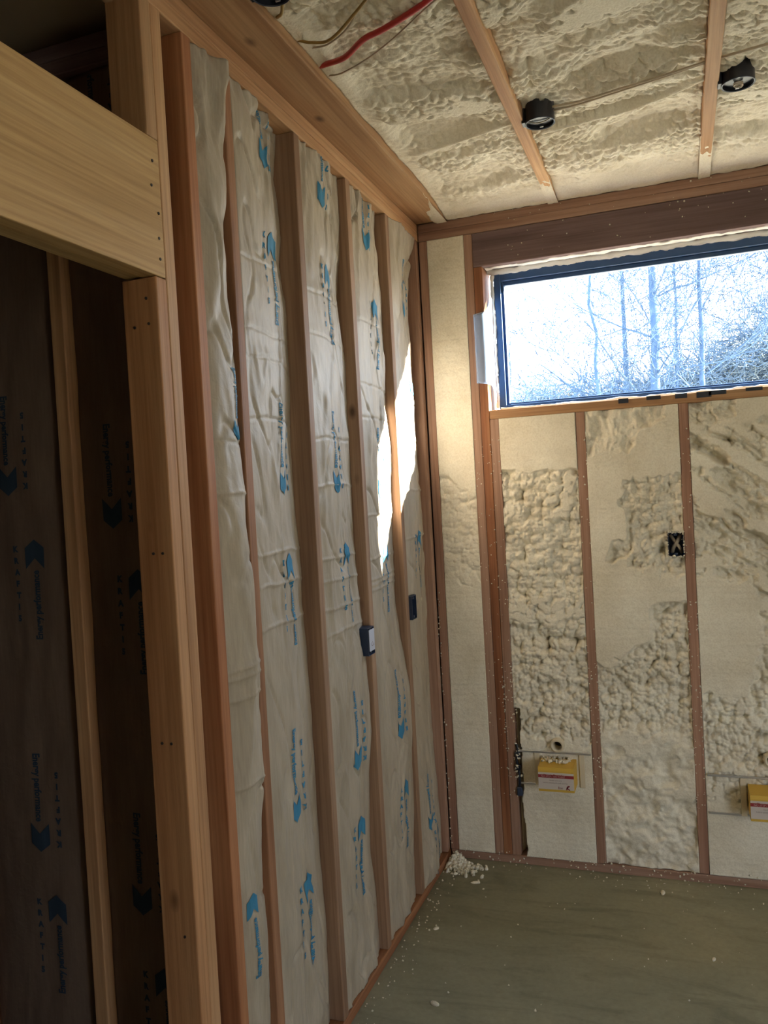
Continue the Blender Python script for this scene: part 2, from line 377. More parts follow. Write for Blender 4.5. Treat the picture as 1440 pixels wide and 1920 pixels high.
# ------------------------------------------------------------------ left wall framing
yE = -.4323; S = .4064; yD, yC, yB, yA, yJ = yE-S, yE-2*S, yE-3*S, -1.8324, -1.9911
PL = H-.076
for nm_, z in (('top_plate', H-.038), ('top_plate', PL)):
    lumber(nm_, -.089, 0, -2.80, -.001, z, z+.0375, W_tany, wleft, axis=1)
lumber('sole_plate', -.089, .002, -1.9525, -.001, 0, .036, W_redy, wleft, axis=1)
studs = []
for y, mt in ((yA, W_red), (yB, W_redl), (yC, W_mid), (yD, W_mid), (yE, W_mid)):
    studs.append(lumber('stud', -.089, 0, y, y+.038, .0365, PL-.0005, mt, wleft))
lumber('corner_stud', -.089, -.001, -.040, -.002, .0365, PL-.0005, W_brnz, wleft)
king = lumber('king_stud', -.089, 0, yJ+.0385, yJ+.0765, .0365, PL-.0005, W_tan, wleft, bow=.0008)
jack = lumber('jack_stud', -.089, 0, yJ, yJ+.038, 0, 2.150, W_jack, wleft, bow=.0008)
HZ0, HZ1 = 2.152, 2.452
lumber('header', -.041, .0, -2.84, yJ+.038, HZ0, HZ1, W_yely, wleft, axis=1, bow=.0005)
lumber('header', -.089, -.048, -2.84, yJ+.038, HZ0+.004, HZ1, W_yely, wleft, axis=1, bow=.0005)
lumber('cripple_stud', -.089, 0, yJ, yJ+.038, HZ1+.001, PL-.0005, W_tan, wleft)
lumber('cripple_stud', -.089, 0, -2.72, -2.682, HZ1+.001, PL-.0005, W_tan, wleft)
def nail(parent, p, ax):
    bm = bmesh.new(); bmesh.ops.create_cone(bm, cap_ends=True, segments=10, radius1=.0035, radius2=.003, depth=.002)
    rot = {0: Matrix.Rotation(math.pi/2, 3, 'Y'), 1: Matrix.Rotation(math.pi/2, 3, 'X'), 2: Matrix.Identity(3)}[ax]
    for v in bm.verts: v.co = rot @ v.co
    return bm_obj('nail_head', bm, M_nail, parent, loc=p)
for xx, z in ((-.028, 2.105), (-.062, 2.045), (-.025, 2.05), (-.05, 1.55), (-.026, 1.55), (-.058, 1.13), (-.034, 1.13), (-.03, .7)):
    nail(wleft, (xx, yJ-.0008, z), 1)
for y, z in ((yJ+.020, 2.19), (yJ+.024, 2.29), (yJ+.012, 2.40), (yJ+.02, 2.235), (yJ+.004, 2.345)):
    nail(wleft, (.0008, y, z), 0)
# the wide flat board lying on the plates and overhanging the room
board = lumber('backing_board', -.005, .138, -2.80, -.003, H+.0005, H+.038, W_tany, ceil, axis=1)

# partition seen through the doorway
PY = -1.80
for x0 in (-.458, -.864, -1.27):
    lumber('stud', x0, x0+.0405, PY, PY+.089, .0365, PL-.0005, W_tan if x0 > -.5 else W_red, wside)
lumber('sole_plate', -1.79, -.09, PY, PY+.089, 0, .036, W_brnx, wside, axis=0)
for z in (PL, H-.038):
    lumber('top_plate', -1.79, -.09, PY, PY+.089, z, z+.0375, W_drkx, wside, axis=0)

# ------------------------------------------------------------------ paper-faced batts of the left wall
PAIRS = (2.505, 1.585, .665)
EDGE = {
 'B': [(2.76, -.02), (2.44, -.015), (2.36, -.03), (1.98, -.016), (1.72, -.014), (1.57, -.008), (1.38, -.007), (1.23, -.001), (.88, -.015), (.67, -.026), (.3, -.03), (.1, -.045)],
 'C': [(2.76, -.055), (2.7, -.062), (2.62, -.074), (2.55, -.066), (2.44, -.062), (2.36, -.073), (2.25, -.057), (2.14, -.062), (2.03, -.06), (1.87, -.065), (1.73, -.069), (1.6, -.068), (1.44, -.055), (1.33, -.062), (1.18, -.054), (1.07, -.053), (.86, -.047), (.56, -.05), (.31, -.04), (.1, -.05)],
 'D': [(2.76, -.036), (2.61, -.034), (2.47, -.042), (2.33, -.059), (2.19, -.049), (2.08, -.04), (1.89, -.041), (1.52, -.044), (1.3, -.037), (1.16, -.029), (.98, -.02), (.82, -.017), (.67, -.035), (.38, -.047), (.19, -.034)],
 'E': [(2.76, -.046), (2.69, -.052), (2.6, -.046), (2.46, -.039), (2.2, -.032), (1.99, -.038), (1.84, -.028), (1.49, -.044), (1.21, -.043), (1.0, -.02), (.88, -.008), (.7, -.006), (.4, -.015), (.1, -.03)],
 'X': [(2.76, -.015), (2.6, -.05), (2.2, -.055), (1.9, -.05), (1.3, -.05), (.6, -.045), (.2, -.03)]}
CREASE = {'BC': [(2.037, .03), (1.873, .02), (1.512, -.02), (1.426, -.03), (1.313, -.02), (2.30, .05), (2.11, .02)],
          'CD': [(2.163, .0), (1.838, .01), (1.69, .0), (1.457, -.01), (1.386, -.01), (1.299, -.02), (1.221, -.02), (2.30, .01)],
          'DE': [(2.28, .03), (2.05, .0), (1.93, .01), (1.58, .0), (1.42, .0), (1.35, .0), (1.33, .01), (1.31, .0)],
          'EX': [(2.02, .02), (1.86, .02), (1.66, .0), (1.47, .0)], 'AB': [(1.80, .05), (1.68, -.03), (1.24, .06), (1.22, .02), (1.17, .04), (.95, .02)]}
BLEFT = {'AB': -.03, 'BC': -.004, 'CD': -.012, 'DE': -.012, 'EX': -.010}
BULGE = {'AB': .030, 'BC': .010, 'CD': .012, 'DE': .010, 'EX': .020}
def paper(key, y0, y1):
    right = key[1]; ez = np.array([e[0] for e in EDGE[right]])[::-1]; ee = np.array([e[1] for e in EDGE[right]])[::-1]
    sd_ = sum(ord(c) for c in key)
    def f(y, z):
        y = np.asarray(y, float); z = np.asarray(z, float); v = (y-y0)/(y1-y0)
        e = np.interp(z, ez, ee); e = e+.010*(fbm(z*7, z*0+3.3, sd_, 2)-.5)
        l = BLEFT[key]+.012*(fbm(z*2.3, z*0+1.1, sd_+3, 2)-.5)
        w = v**1.25
        x = l*(1-w)+e*w + BULGE[key]*np.sin(np.pi*np.clip(v, 0, 1))**.8*(.5+1.0*fbm(z*1.6, z*0+.7, sd_+9, 2))
        amp = np.clip(np.minimum(v, 1-v)*9, 0.15, 1)
        crum = 1+1.6*sst(2.45, 2.72, z)+.9*sst(.35, .1, z)
        if key == 'AB': crum = crum*(1.0+1.1*sst(1.9, 2.3, z))
        x = x+amp*crum*(.012*(fbm(y*11, z*2.2, sd_+20, 3)-.5)+.008*(fbm(y*26+z*7, z*6-y*4, sd_+31, 3)-.5))
        # long soft tension folds
        rid = np.abs(fbm(y*9-z*1.1, z*1.3+y*2, sd_+40, 2)-.5)
        x = x+amp*.008*np.exp(-(rid/.045)**2)*(.4+crum*.3)
        rid2 = np.abs(fbm(y*6+z*3.5, z*2.2-y*5, sd_+52, 2)-.5)
        x = x-amp*.006*np.exp(-(rid2/.03)**2)*crum
        for k, (zc, sl_) in enumerate(CREASE[key]):
            d = z-(zc+sl_*(y-y0)+.008*(vn(y*16, y*0+k, sd_+60)-.5)-.02*(v-.5)**2)
            sg = 1 if zc < 1.75 else -.7
            x = x+sg*amp**.3*(.0038*np.exp(-(d/.0042)**2)+.0022*np.exp(-((d-.008)/.02)**2)*np.sign(sg))
        # gathered, tucked top hem
        x = x+sst(2.60, 2.75, z)*.010*(fbm(y*30, z*9, sd_+71, 2)-.5)
        x = np.minimum(x, .030)
        if key == 'EX': x = np.where((abs(y+.362) < .0285) & (abs(z-1.185) < .0475), np.minimum(x, -.07), x)
        if key == 'CD': x = np.where((abs(y+.872) < .0295) & (abs(z-1.145) < .0475), np.minimum(x, -.07), x)
        return x
    return f
BAYS = {'AB': (yA+.0385, yB-.0005), 'BC': (yB+.0385, yC-.0005), 'CD': (yC+.0385, yD-.0005), 'DE': (yD+.0385, yE-.0005), 'EX': (yE+.0385, -.0405)}
LAB = {'AB': 'narrow crumpled paper-faced insulation batt squeezed beside the doorway framing',
       'BC': 'wide paper-faced batt in the bay just right of the narrow crumpled batt',
       'CD': 'paper-faced batt with horizontal creases and a white-covered outlet box at its edge',
       'DE': 'paper-faced batt whose right side is half lit by the sun patch',
       'EX': 'paper-faced batt in the last bay beside the room corner'}
def text_geo(s, size, bold=0.0):
    c = bpy.data.curves.new('t', 'FONT'); c.body = s; c.size = size; c.resolution_u = 2; c.offset = bold; c.align_x = 'LEFT'
    o = bpy.data.objects.new('t', c); me = o.to_mesh()
    V = [tuple(v.co) for v in me.vertices]; Fc = [tuple(p.vertices) for p in me.polygons]
    o.to_mesh_clear(); bpy.data.objects.remove(o); bpy.data.curves.remove(c)
    return V, Fc
TXT, TXTF = text_geo('Energy performance', .030, .0011)
TXW = max(v[0] for v in TXT)
DOTS = [text_geo(ch, .021, .0014) for ch in 'KRAFT15']
def stamp(hw=.03):
    """blue print mark: arrow head, wording trailing behind it and a column of characters. (a, b): a towards the tip, b to the right"""
    out = []
    n = 5
    for sgn in (-1, 1):                       # two halves of the notched arrow head, gridded so that they drape
        q = [(0, sgn*hw), (.028, 0), (.078, 0), (.056, sgn*hw)]
        V = []; Fc = []
        for i in range(n+1):
            for j in range(n+1):
                s_, t_ = i/n, j/n
                a = (1-s_)*((1-t_)*q[0][0]+t_*q[1][0])+s_*((1-t_)*q[3][0]+t_*q[2][0])
                b = (1-s_)*((1-t_)*q[0][1]+t_*q[1][1])+s_*((1-t_)*q[3][1]+t_*q[2][1])
                V.append((a, b))
        for i in range(n):
            for j in range(n):
                k = i*(n+1)+j; Fc.append((k, k+1, k+n+2, k+n+1))
        out.append((V, Fc))
    sc = .185/TXW
    out.append(([(-.185-.004+v[0]*sc, .010-v[1]) for v in TXT], TXTF))
    for k, (V, Fc) in enumerate(DOTS):
        out.append(([(.055-k*.031+v[1]-.008, -.066+v[0]) for v in V], Fc))
    return out
STAMP = stamp()
def print_marks(name, f, marks, mat, parent, plane):
    """lays each stamp on the sheet; plane 'left' maps (b,a)->(y,z) and plane 'side' maps to (x,z)"""
    for (u0, z0, sg, sc) in marks:
        V, Fc = [], []
        for (vs, fs) in STAMP:
            a = np.array([v[0] for v in vs]); b = np.array([v[1] for v in vs])
            u = u0+sg*b*sc; z = z0+sg*a*sc
            base = len(V)
            if plane == 'left':
                x = f(u, z)+.0022; V += list(zip(x, u, z))
            else:
                y = f(u, z)-.0022; V += list(zip(u, y, z))
            Fc += [tuple(base+i for i in q) for q in fs if max(z[i] for i in q) < PL-.005]
        tag(mesh(name, V, Fc, mat, parent), kind='stuff')
SHEETS = {}
for key, (y0, y1) in BAYS.items():
    f = paper(key, y0, y1); SHEETS[key] = f
    yy = np.linspace(y0, y1, max(24, int((y1-y0)/.006))); zz = np.linspace(.037, PL-.001, 640)
    Z, Y = np.meshgrid(zz, yy, indexing='ij')
    P = np.stack([f(Y, Z), Y, Z], -1)
    b = grid('insulation_batt', P, M_kraft, None, skirt=(0, -.094), flip=True)
    tag(b, LAB[key], 'insulation')
    w = y1-y0
    if key == 'AB':
        mk = [(y0+.118, 1.86, -1, .7), (y0+.05, .62, 1, .8)]
    elif key == 'EX':
        mk = [(y0+w*.5, PAIRS[0]-.05, -1, .9), (y0+w*.66, 2.06, 1, .9), (y0+w*.45, 1.42, 1, .9), (y0+w*.35, .30, -1, .9), (y0+w*.6, .16, 1, .9)]
    else:
        off = {'BC': .0, 'CD': .0, 'DE': -.03}[key]
        mk = []
        for i, pz in enumerate(PAIRS):
            dn = {'BC': (.53, .60, .42), 'CD': (.42, .42, .50), 'DE': (.42, .45, .60)}[key][i]
            u_ = {'BC': (.63, .61, .56), 'CD': (.55, .60, .58), 'DE': (.60, .58, .68)}[key][i]
            mk += [(y0+w*dn, pz+off+.155, -1, 1.0), (y0+w*u_, pz+off-.165, 1, 1.0)]
    print_marks('blue_arrow_print', f, mk, M_ink, b, 'left')

# side-room batts: same kraft paper, the room's shade put into its colour
def side_paper(x0, x1, seed):
    def f(x, z):
        x = np.asarray(x, float); z = np.asarray(z, float); v = (x-x0)/(x1-x0)
        y = PY+.035-.018*np.sin(np.pi*np.clip(v, 0, 1))**.6
        return y-.010*(fbm(x*9, z*2, seed, 3)-.5)-.006*(fbm(x*22, z*7, seed+4, 2)-.5)
    return f
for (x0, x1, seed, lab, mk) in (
    (-.4165, -.0905, 201, 'paper-faced batt in shade-darkened paper just inside the doorway, right of the lone stud', [(-.318, 1.66, -1, 1.0), (-.248, 1.44, 1, 1.0), (-.300, .665, -1, 1.0), (-.245, .42, 1, 1.0), (-.3, 2.62, -1, 1.0)]),
    (-.8225, -.4585, 233, 'paper-faced batt in shade-darkened paper beyond the doorway, left of the lone stud', [(-.645, 1.76, -1, 1.0), (-.575, 1.525, 1, 1.0), (-.615, .80, -1, 1.0), (-.575, .57, 1, 1.0)])):
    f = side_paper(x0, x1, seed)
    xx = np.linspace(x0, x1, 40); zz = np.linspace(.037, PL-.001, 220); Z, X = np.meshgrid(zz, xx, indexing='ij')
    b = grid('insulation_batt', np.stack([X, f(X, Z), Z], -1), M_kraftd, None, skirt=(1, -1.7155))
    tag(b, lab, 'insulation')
    if mk: print_marks('shaded_arrow_print', f, [(a_, z_-.02*s_, s_, c_) for a_, z_, s_, c_ in mk], M_inkd, b, 'side')

# ------------------------------------------------------------------ back wall framing
for nm_, z in (('top_plate', PL), ('top_plate', H-.038)):
    lumber(nm_, .0, 3.0, 0, .14, z, z+.0375, W_brnx, wback, axis=0)
lumber('sole_plate', .003, 3.0, 0, .14, 0, .036, W_brnx, wback, axis=0)
lumber('stud', .002, .040, 0, .14, .0365, PL-.0005, W_brnz, wback)
lumber('king_stud', .205, .2425, 0, .14, .0365, PL-.0005, W_brnz, wback)
lumber('jack_stud', .243, .281, 0, .14, .0365, OZ1-.0005, W_red, wback)
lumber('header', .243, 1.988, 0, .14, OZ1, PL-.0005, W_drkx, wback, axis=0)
lumber('rough_sill', .2815, 1.95, 0, .14, 1.947, OZ0, W_sill, wback, axis=0)
for x0 in (.2815, .643, 1.049, 1.456, 1.9125):
    lumber('cripple_stud', x0, x0+.038, 0, .14, .0365, 1.9465, W_brnz, wback)
lumber('jack_stud', 1.9505, 1.988, 0, .14, .0365, OZ1-.0005, W_red, wback)
lumber('king_stud', 1.9885, 2.0265, 0, .14, .0365, PL-.0005, W_brnz, wback)
box('foam_panel', 2.027, XR, .0, .14, 0, H+.2, M_foam, wback)

# sprayed foam of the back wall, bay by bay (trimmed flush where it reached the stud faces)
def wall_foam(x0, x1, z0, z1, fn, seed, res=.0034, holes=()):
    n = int((z1-z0)/res); m = max(12, int((x1-x0)/res))
    Z, X = np.meshgrid(np.linspace(z0, z1, n), np.linspace(x0, x1, m), indexing='ij')
    wx = X+.02*(fbm(X*14, Z*14, seed, 2)-.5); wz = Z+.02*(fbm(X*14, Z*14, seed+3, 2)-.5)
    big = bumps(wx/.040, wz/.038, seed+1); small = bumps(wx/.018, wz/.018, seed+2)
    pop = .066*(big-.88)+.030*(small-.75)+.036*(fbm(wx*9, wz*9, seed+4, 2)-.5)
    h = fn(X, Z, wx, wz, pop)                       # protrusion, 0 = stud face
    cut = .002+.0022*(fbm(X*60, Z*60, seed+5, 3)-.5)+.0016*(fbm(X*4, Z*90, seed+6, 2)-.5)
    h = np.minimum(h, cut)
    e = np.clip(np.minimum(X-x0, x1-X)/.010, 0, 1); h = np.where(h < -.004, h*(.55+.45*e), h)
    for (hx, hz, hw, hh, rnd) in holes:
        ins = ((X-hx)**2+(Z-hz)**2 < hw*hw) if rnd else ((abs(X-hx) < hw) & (abs(Z-hz) < hh))
        h = np.where(ins, -.075, h)
    g = grid('spray_foam', np.stack([X, -h, Z], -1), M_foam, wback, skirt=(1, .139))
    return g
def bay1(X, Z, wx, wz, pop):
    n = fbm(X*8, Z*6, 11, 3)
    rough = sst(1.15, 1.28, Z+.2*(n-.5))*sst(1.82, 1.60, Z+.3*(n-.5))
    return .02*(1-rough)+rough*(.35*pop-.005+.012*(n-.5))+(.012*(n-.62))*(1-rough)
def bay2(X, Z, wx, wz, pop):
    n = fbm(X*9, Z*9, 21, 3)-.5
    pc = sst(1.735, 1.70, Z+.05*n)*sst(.50, .62, Z+.12*n)
    low = sst(.62, .5, Z)
    h = (1-pc)*(.03-.05*low*np.clip(n+.12, 0, 1)-.012*sst(.35, .5, Z)*low) + pc*(pop*1.05-.016+.02*n)
    gap = (X < .334+.016*fbm(Z*14, Z*0, 23, 2)) & (Z < .66+.1*n)
    return np.where(gap, -.085, h)
def bay3(X, Z, wx, wz, pop):
    n = fbm(X*8, Z*8, 31, 3)-.5; u = (X-.681)/.368
    a = sst(.34, .44, u+.75*n-.25*np.clip(Z-1.45, -.2, .2))*sst(1.70, 1.64, Z+.06*n)*sst(1.24, 1.32, Z+.15*n)                # lumpy block on the right
    b = sst(1.02, .94, Z+.2*(.5-u)-.0+.16*n)*sst(.55, .66, Z)                                     # lumpy field below
    b = np.maximum(b, sst(.55, .65, u)*sst(1.18, 1.12, Z+.1*n)*sst(.9, 1.0, Z))
    c = sst(.5, .38, u-(Z-1.70)*1.8+.6*n)*sst(1.72, 1.80, Z)                                      # ragged cut near the sill
    rg = np.maximum(a, b)
    low = sst(.68, .5, Z)
    h = .02*(1-rg)+rg*(pop-.020)
    h = h-c*(.03+.05*(fbm(wx*26, wz*17, 33, 3)-.45))
    return h-low*(.026+.05*(fbm(wx*15, wz*17, 35, 3)-.5))
def bay4(X, Z, wx, wz, pop):
    n = fbm(X*7, Z*7, 41, 3)-.5; u = (X-1.087)/.369
    d = fbm((wx*.8-wz*.6)*8, (wx*.6+wz*.8)*22, 43, 4)-.5                                          # diagonal cut marks
    flat = sst(.35, .55, u-.2*n)*sst(1.80, 1.86, Z+.1*n-.1*(u-.5))
    flat = np.maximum(flat, sst(.62, .50, u+.5*n)*sst(1.28, 1.20, Z+.1*n)*sst(.72, .82, Z+.1*n))
    flat = np.maximum(flat, sst(.34, .28, Z+.1*n))
    r1 = .8*pop-.012+.15*d
    r2 = pop-.014
    t = sst(1.05, 1.2, Z)
    return flat*.02+(1-flat)*(r1*t+r2*(1-t))
wall_foam(.0405, .2045, .037, PL-.001, bay1, 311)
wall_foam(.320, .6425, .037, 1.946, bay2, 322, holes=((.502, .536, .022, 0, True),))
wall_foam(.6815, 1.0485, .037, 1.946, bay3, 333, holes=((1.0165, 1.382, .030, .049, False),))
wall_foam(1.0875, 1.4555, .037, 1.946, bay4, 344, holes=((1.334, .522, .022, 0, True),))
wall_foam(1.4945, 1.912, .037, 1.946, bay2, 355, res=.009)

# overspray crumbs clinging to studs, plates and header
rr = random.Random(5); sp = []
for x0 in (.643, 1.049, .2815):
    for k in range(150):
        z = rr.choice((rr.uniform(.4, 1.9), rr.uniform(.3, .9))); x = x0+(rr.choice((0, .038))+rr.gauss(0, .005)) if rr.random() < .8 else x0+rr.uniform(0, .038)
        sp.append((x, -.001, z, rr.uniform(.0012, .0038)))
for k in range(60): sp.append((rr.uniform(.3, 1.6), -.001, rr.uniform(OZ1+.01, H), rr.uniform(.001, .0035)))
for k in range(140): sp.append((rr.uniform(.0, 1.6), -.002, rr.uniform(.0, .05), rr.uniform(.0015, .005)))
for k in range(70): sp.append((rr.uniform(.205, .28), -.001, rr.uniform(.3, 1.9), rr.uniform(.001, .0025)))
for k in range(70): sp.append((.004+rr.gauss(0, .004), -.002, rr.uniform(.05, 1.2), rr.uniform(.001, .004)))
tag(lumps('overspray_crumbs', sp, M_foam, wback, 3), kind='stuff')

# ------------------------------------------------------------------ window
win = tag(empty('window_1', (0, 0, 0)), 'wide high black-framed window looking out to bare trees', kind='structure')
WX0, WX1, WZ0, WZ1 = .311, 1.925, 1.992, 2.594
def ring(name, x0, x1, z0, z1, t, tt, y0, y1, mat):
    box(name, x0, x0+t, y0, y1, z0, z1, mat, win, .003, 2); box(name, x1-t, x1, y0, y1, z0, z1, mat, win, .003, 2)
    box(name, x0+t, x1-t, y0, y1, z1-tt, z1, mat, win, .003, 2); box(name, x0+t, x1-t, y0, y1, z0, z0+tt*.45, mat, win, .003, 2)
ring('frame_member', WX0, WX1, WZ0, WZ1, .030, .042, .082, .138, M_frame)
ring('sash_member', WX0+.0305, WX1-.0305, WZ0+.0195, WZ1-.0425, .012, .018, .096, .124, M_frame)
box('glass_pane', WX0+.043, WX1-.043, .108, .112, WZ0+.028, WZ1-.061, M_glass, win)
# ragged foam bead round the frame
def bead(name, a, b, r, seed, squash=(1, 1, 1)):
    n = 220; P = np.zeros((n, 9, 3)); a = np.array(a); b = np.array(b); d = (b-a); L = np.linalg.norm(d)
    for i in range(n):
        t = i/(n-1); c = a+d*t
        for j in range(9):
            an = 2*math.pi*j/8
            rad = r*(.1+1.7*float(fbm(t*L*24, j % 8*.9, seed, 3)))
            if abs(d[0]) > abs(d[2]): P[i, j] = c+np.array([0, rad*math.cos(an)*squash[1], rad*math.sin(an)*squash[2]])
            else: P[i, j] = c+np.array([rad*math.cos(an)*squash[0], rad*math.sin(an)*squash[1], 0])
    return grid(name, P, M_white, win)
bead('foam_bead', (.285, .052, OZ1+.002), (1.945, .052, OZ1+.002), .0075, 61, (1, 3.0, 1))
bead('foam_bead', (.285, .084, OZ1-.010), (1.945, .084, OZ1-.010), .010, 66, (1, 1.0, 1.5))
bead('foam_bead', (.32, .070, OZ0+.006), (1.92, .070, OZ0+.006), .007, 62, (1, 1.2, 1))
bead('foam_bead', (.305, .080, 2.0), (.305, .080, 2.58), .008, 63)
# black tape scraps lapped over the sill
for x0, x1, h in ((.82, .86, .018), (.93, .985, .014), (1.04, 1.085, .018), (1.12, 1.175, .022), (1.165, 1.23, .015), (1.30, 1.36, .012)):
    box('flashing_tape', x0, x1, -.0022, -.0004, OZ0-h, OZ0+.001, M_tape, win)
# loose film hanging over the left jamb
nf = 24; P = np.zeros((nf, 14, 3))
for i in range(nf):
    t = i/(nf-1)
    for j in range(14):
        s = j/13
        top = 2.43+.13*sst(.35, 1, s)-.03*(1-s); bot = 2.105-.02*s-.06*sst(.5, 1, s)
        z = bot+(top-bot)*t
        # from the stud face round the corner into the reveal
        if s < .35: x = .237+.047*(s/.35); y = -.012-.004*math.sin(s*9)-.006*(1-s/.35)
        else: q = (s-.35)/.65; x = .2845+.016*q+.006*math.sin(q*3); y = -.012+.09*q
        P[i, j] = (x+.003*(float(fbm(s*3, t*4, 91, 2))-.5), y+.006*(float(fbm(s*4, t*3, 95, 2))-.5), z)
film = grid('plastic_film', P, M_film)
sm = film.modifiers.new('thickness', 'SOLIDIFY'); sm.thickness = .0006
tag(film, 'loose clear plastic film hanging over the left jamb of the window', 'plastic film')

# ------------------------------------------------------------------ ceiling: joists, foam
JX = (.577, 1.164, 1.752, 2.34, 2.93)
for x in JX:
    lumber('joist', x, x+.040, -4.9, .0, H+.0006, H+.235, W_joist, ceil, axis=1, bow=.003)
RIDGE = [(.113, -.648), (.339, -.705), (.548, -.765), (.58, -.77)]
RIDGE2 = [(.66, -.648), (.707, -.654), (.942, -.690), (1.057, -.735), (1.165, -.80)]
def seg_ridge(X, Y, pts, wd):
    px = np.array([p[0] for p in pts]); py = np.array([p[1] for p in pts])
    yc = np.interp(X, px, py); ins = (X >= px[0]-.01) & (X <= px[-1]+.01)
    return np.where(ins, np.exp(-((Y-yc)/wd)**2), 0)
def ceil_foam(x0, x1, seed, y0=-2.3, res=.0048):
    n = int((.0-y0)/res); m = int((x1-x0)/res)
    Y, X = np.meshgrid(np.linspace(y0, -.001, n), np.linspace(x0, x1, m), indexing='ij')
    arc = Y+.10*(X-x0)**2-.12*np.sin((X-x0)*4+seed)*.3
    wx = X+.03*(fbm(X*11, Y*11, seed, 2)-.5); wy = arc+.03*(fbm(X*11, Y*11, seed+3, 2)-.5)
    a = bumps(wx/.032, wy/.023, seed+1); b = bumps(wx/.016, wy/.012, seed+2)
    act = .5+.6*sst(.3, .62, fbm(X*3.2, arc*6, seed+7, 2))
    passes = fbm(X*1.1+2, arc*8.5, seed+8, 2)-.5
    d = (.042*a+.020*b)*act+.042*passes+.022*(fbm(X*4, arc*5, seed+9, 2)-.5)
    rid = np.maximum(seg_ridge(X, Y, RIDGE, .016), seg_ridge(X, Y, RIDGE2, .014))
    d = d*(1-rid)+.067*rid-.016*np.exp(-((Y+.0-np.interp(X, [.1, 1.2], [-.60, -.74]))/.03)**2)*(rid < .3)
    z = H+.082-d
    # foam curls down to the plates at the outer wall and laps the joist ends
    tt = sst(-.34, -.02, Y+.05*(fbm(X*9, Y*9, seed+12, 2)-.5))
    fine = .010*(fbm(wx*30, wy*30, seed+13, 3)-.5)
    z = z*(1-tt)+(H-.001-fine)*tt
    if x0 < .3:                                       # against the backing board
        q = sst(.09, .02, X-x0)*(1-tt); z = z*(1-q*.85)+(H+.030)*q*.85
    z = np.maximum(z, np.where(Y < -.45, H+.013, H-.004))
    return grid('spray_foam', np.stack([X, Y, z], -1), M_foam, ceil, skirt=(2, H+.259), flip=False)
XS = [.1385, .577, .617, 1.164, 1.204, 1.752]
ceil_foam(.1385, .5765, 401); ceil_foam(.6175, 1.1635, 417); ceil_foam(1.2045, 1.7515, 433)
ceil_foam(1.7925, 2.3395, 449, res=.012); ceil_foam(2.3805, 2.9295, 465, res=.012)
for a, b in ((.1385, .5765), (.6175, 1.1635), (1.2045, 1.7515), (1.7925, 2.3395), (2.3805, 2.9295)):
    box('foam_panel', a, b, -4.99, -2.301, H+.05, H+.259, M_foam, ceil)
box('foam_panel', 2.9705, XR-.001, -4.99, -.001, H+.05, H+.259, M_foam, ceil)
box('ceiling_board', -1.8, -.096, -4.99, -.001, H+.05, H+.06, M_sheath, ceil)
# thin foam skins lapped over the joist ends and the corner of the backing board
def skin(x0, x1, ya, seed):
    n, m = 70, 26; Y, X = np.meshgrid(np.linspace(ya, -.001, n), np.linspace(x0, x1, m), indexing='ij')
    t = (Y-ya)/(-.001-ya); thick = .012*sst(.0, .9, t+.5*(fbm(X*40, Y*20, seed, 3)-.5))-.004
    thick = thick+.004*(fbm(X*60, Y*60, seed+2, 2)-.5)*t
    return grid('foam_skin', np.stack([X, Y, H-thick], -1), M_foam, ceil)
skin(.5755, .6185, -.30, 71); skin(1.1625, 1.2055, -.40, 73)
n, m = 60, 30; Y, X = np.meshgrid(np.linspace(-.36, -.001, n), np.linspace(.05, .1385, m), indexing='ij')
u = (X-.05)/.0885; t = (Y+.36)/.36
thick = .012*sst(-.02, .35, u-(1.05-.95*t)+.5*(fbm(X*35, Y*18, 77, 3)-.5))-.003
grid('foam_skin', np.stack([X, Y, H-thick], -1), M_foam, ceil)

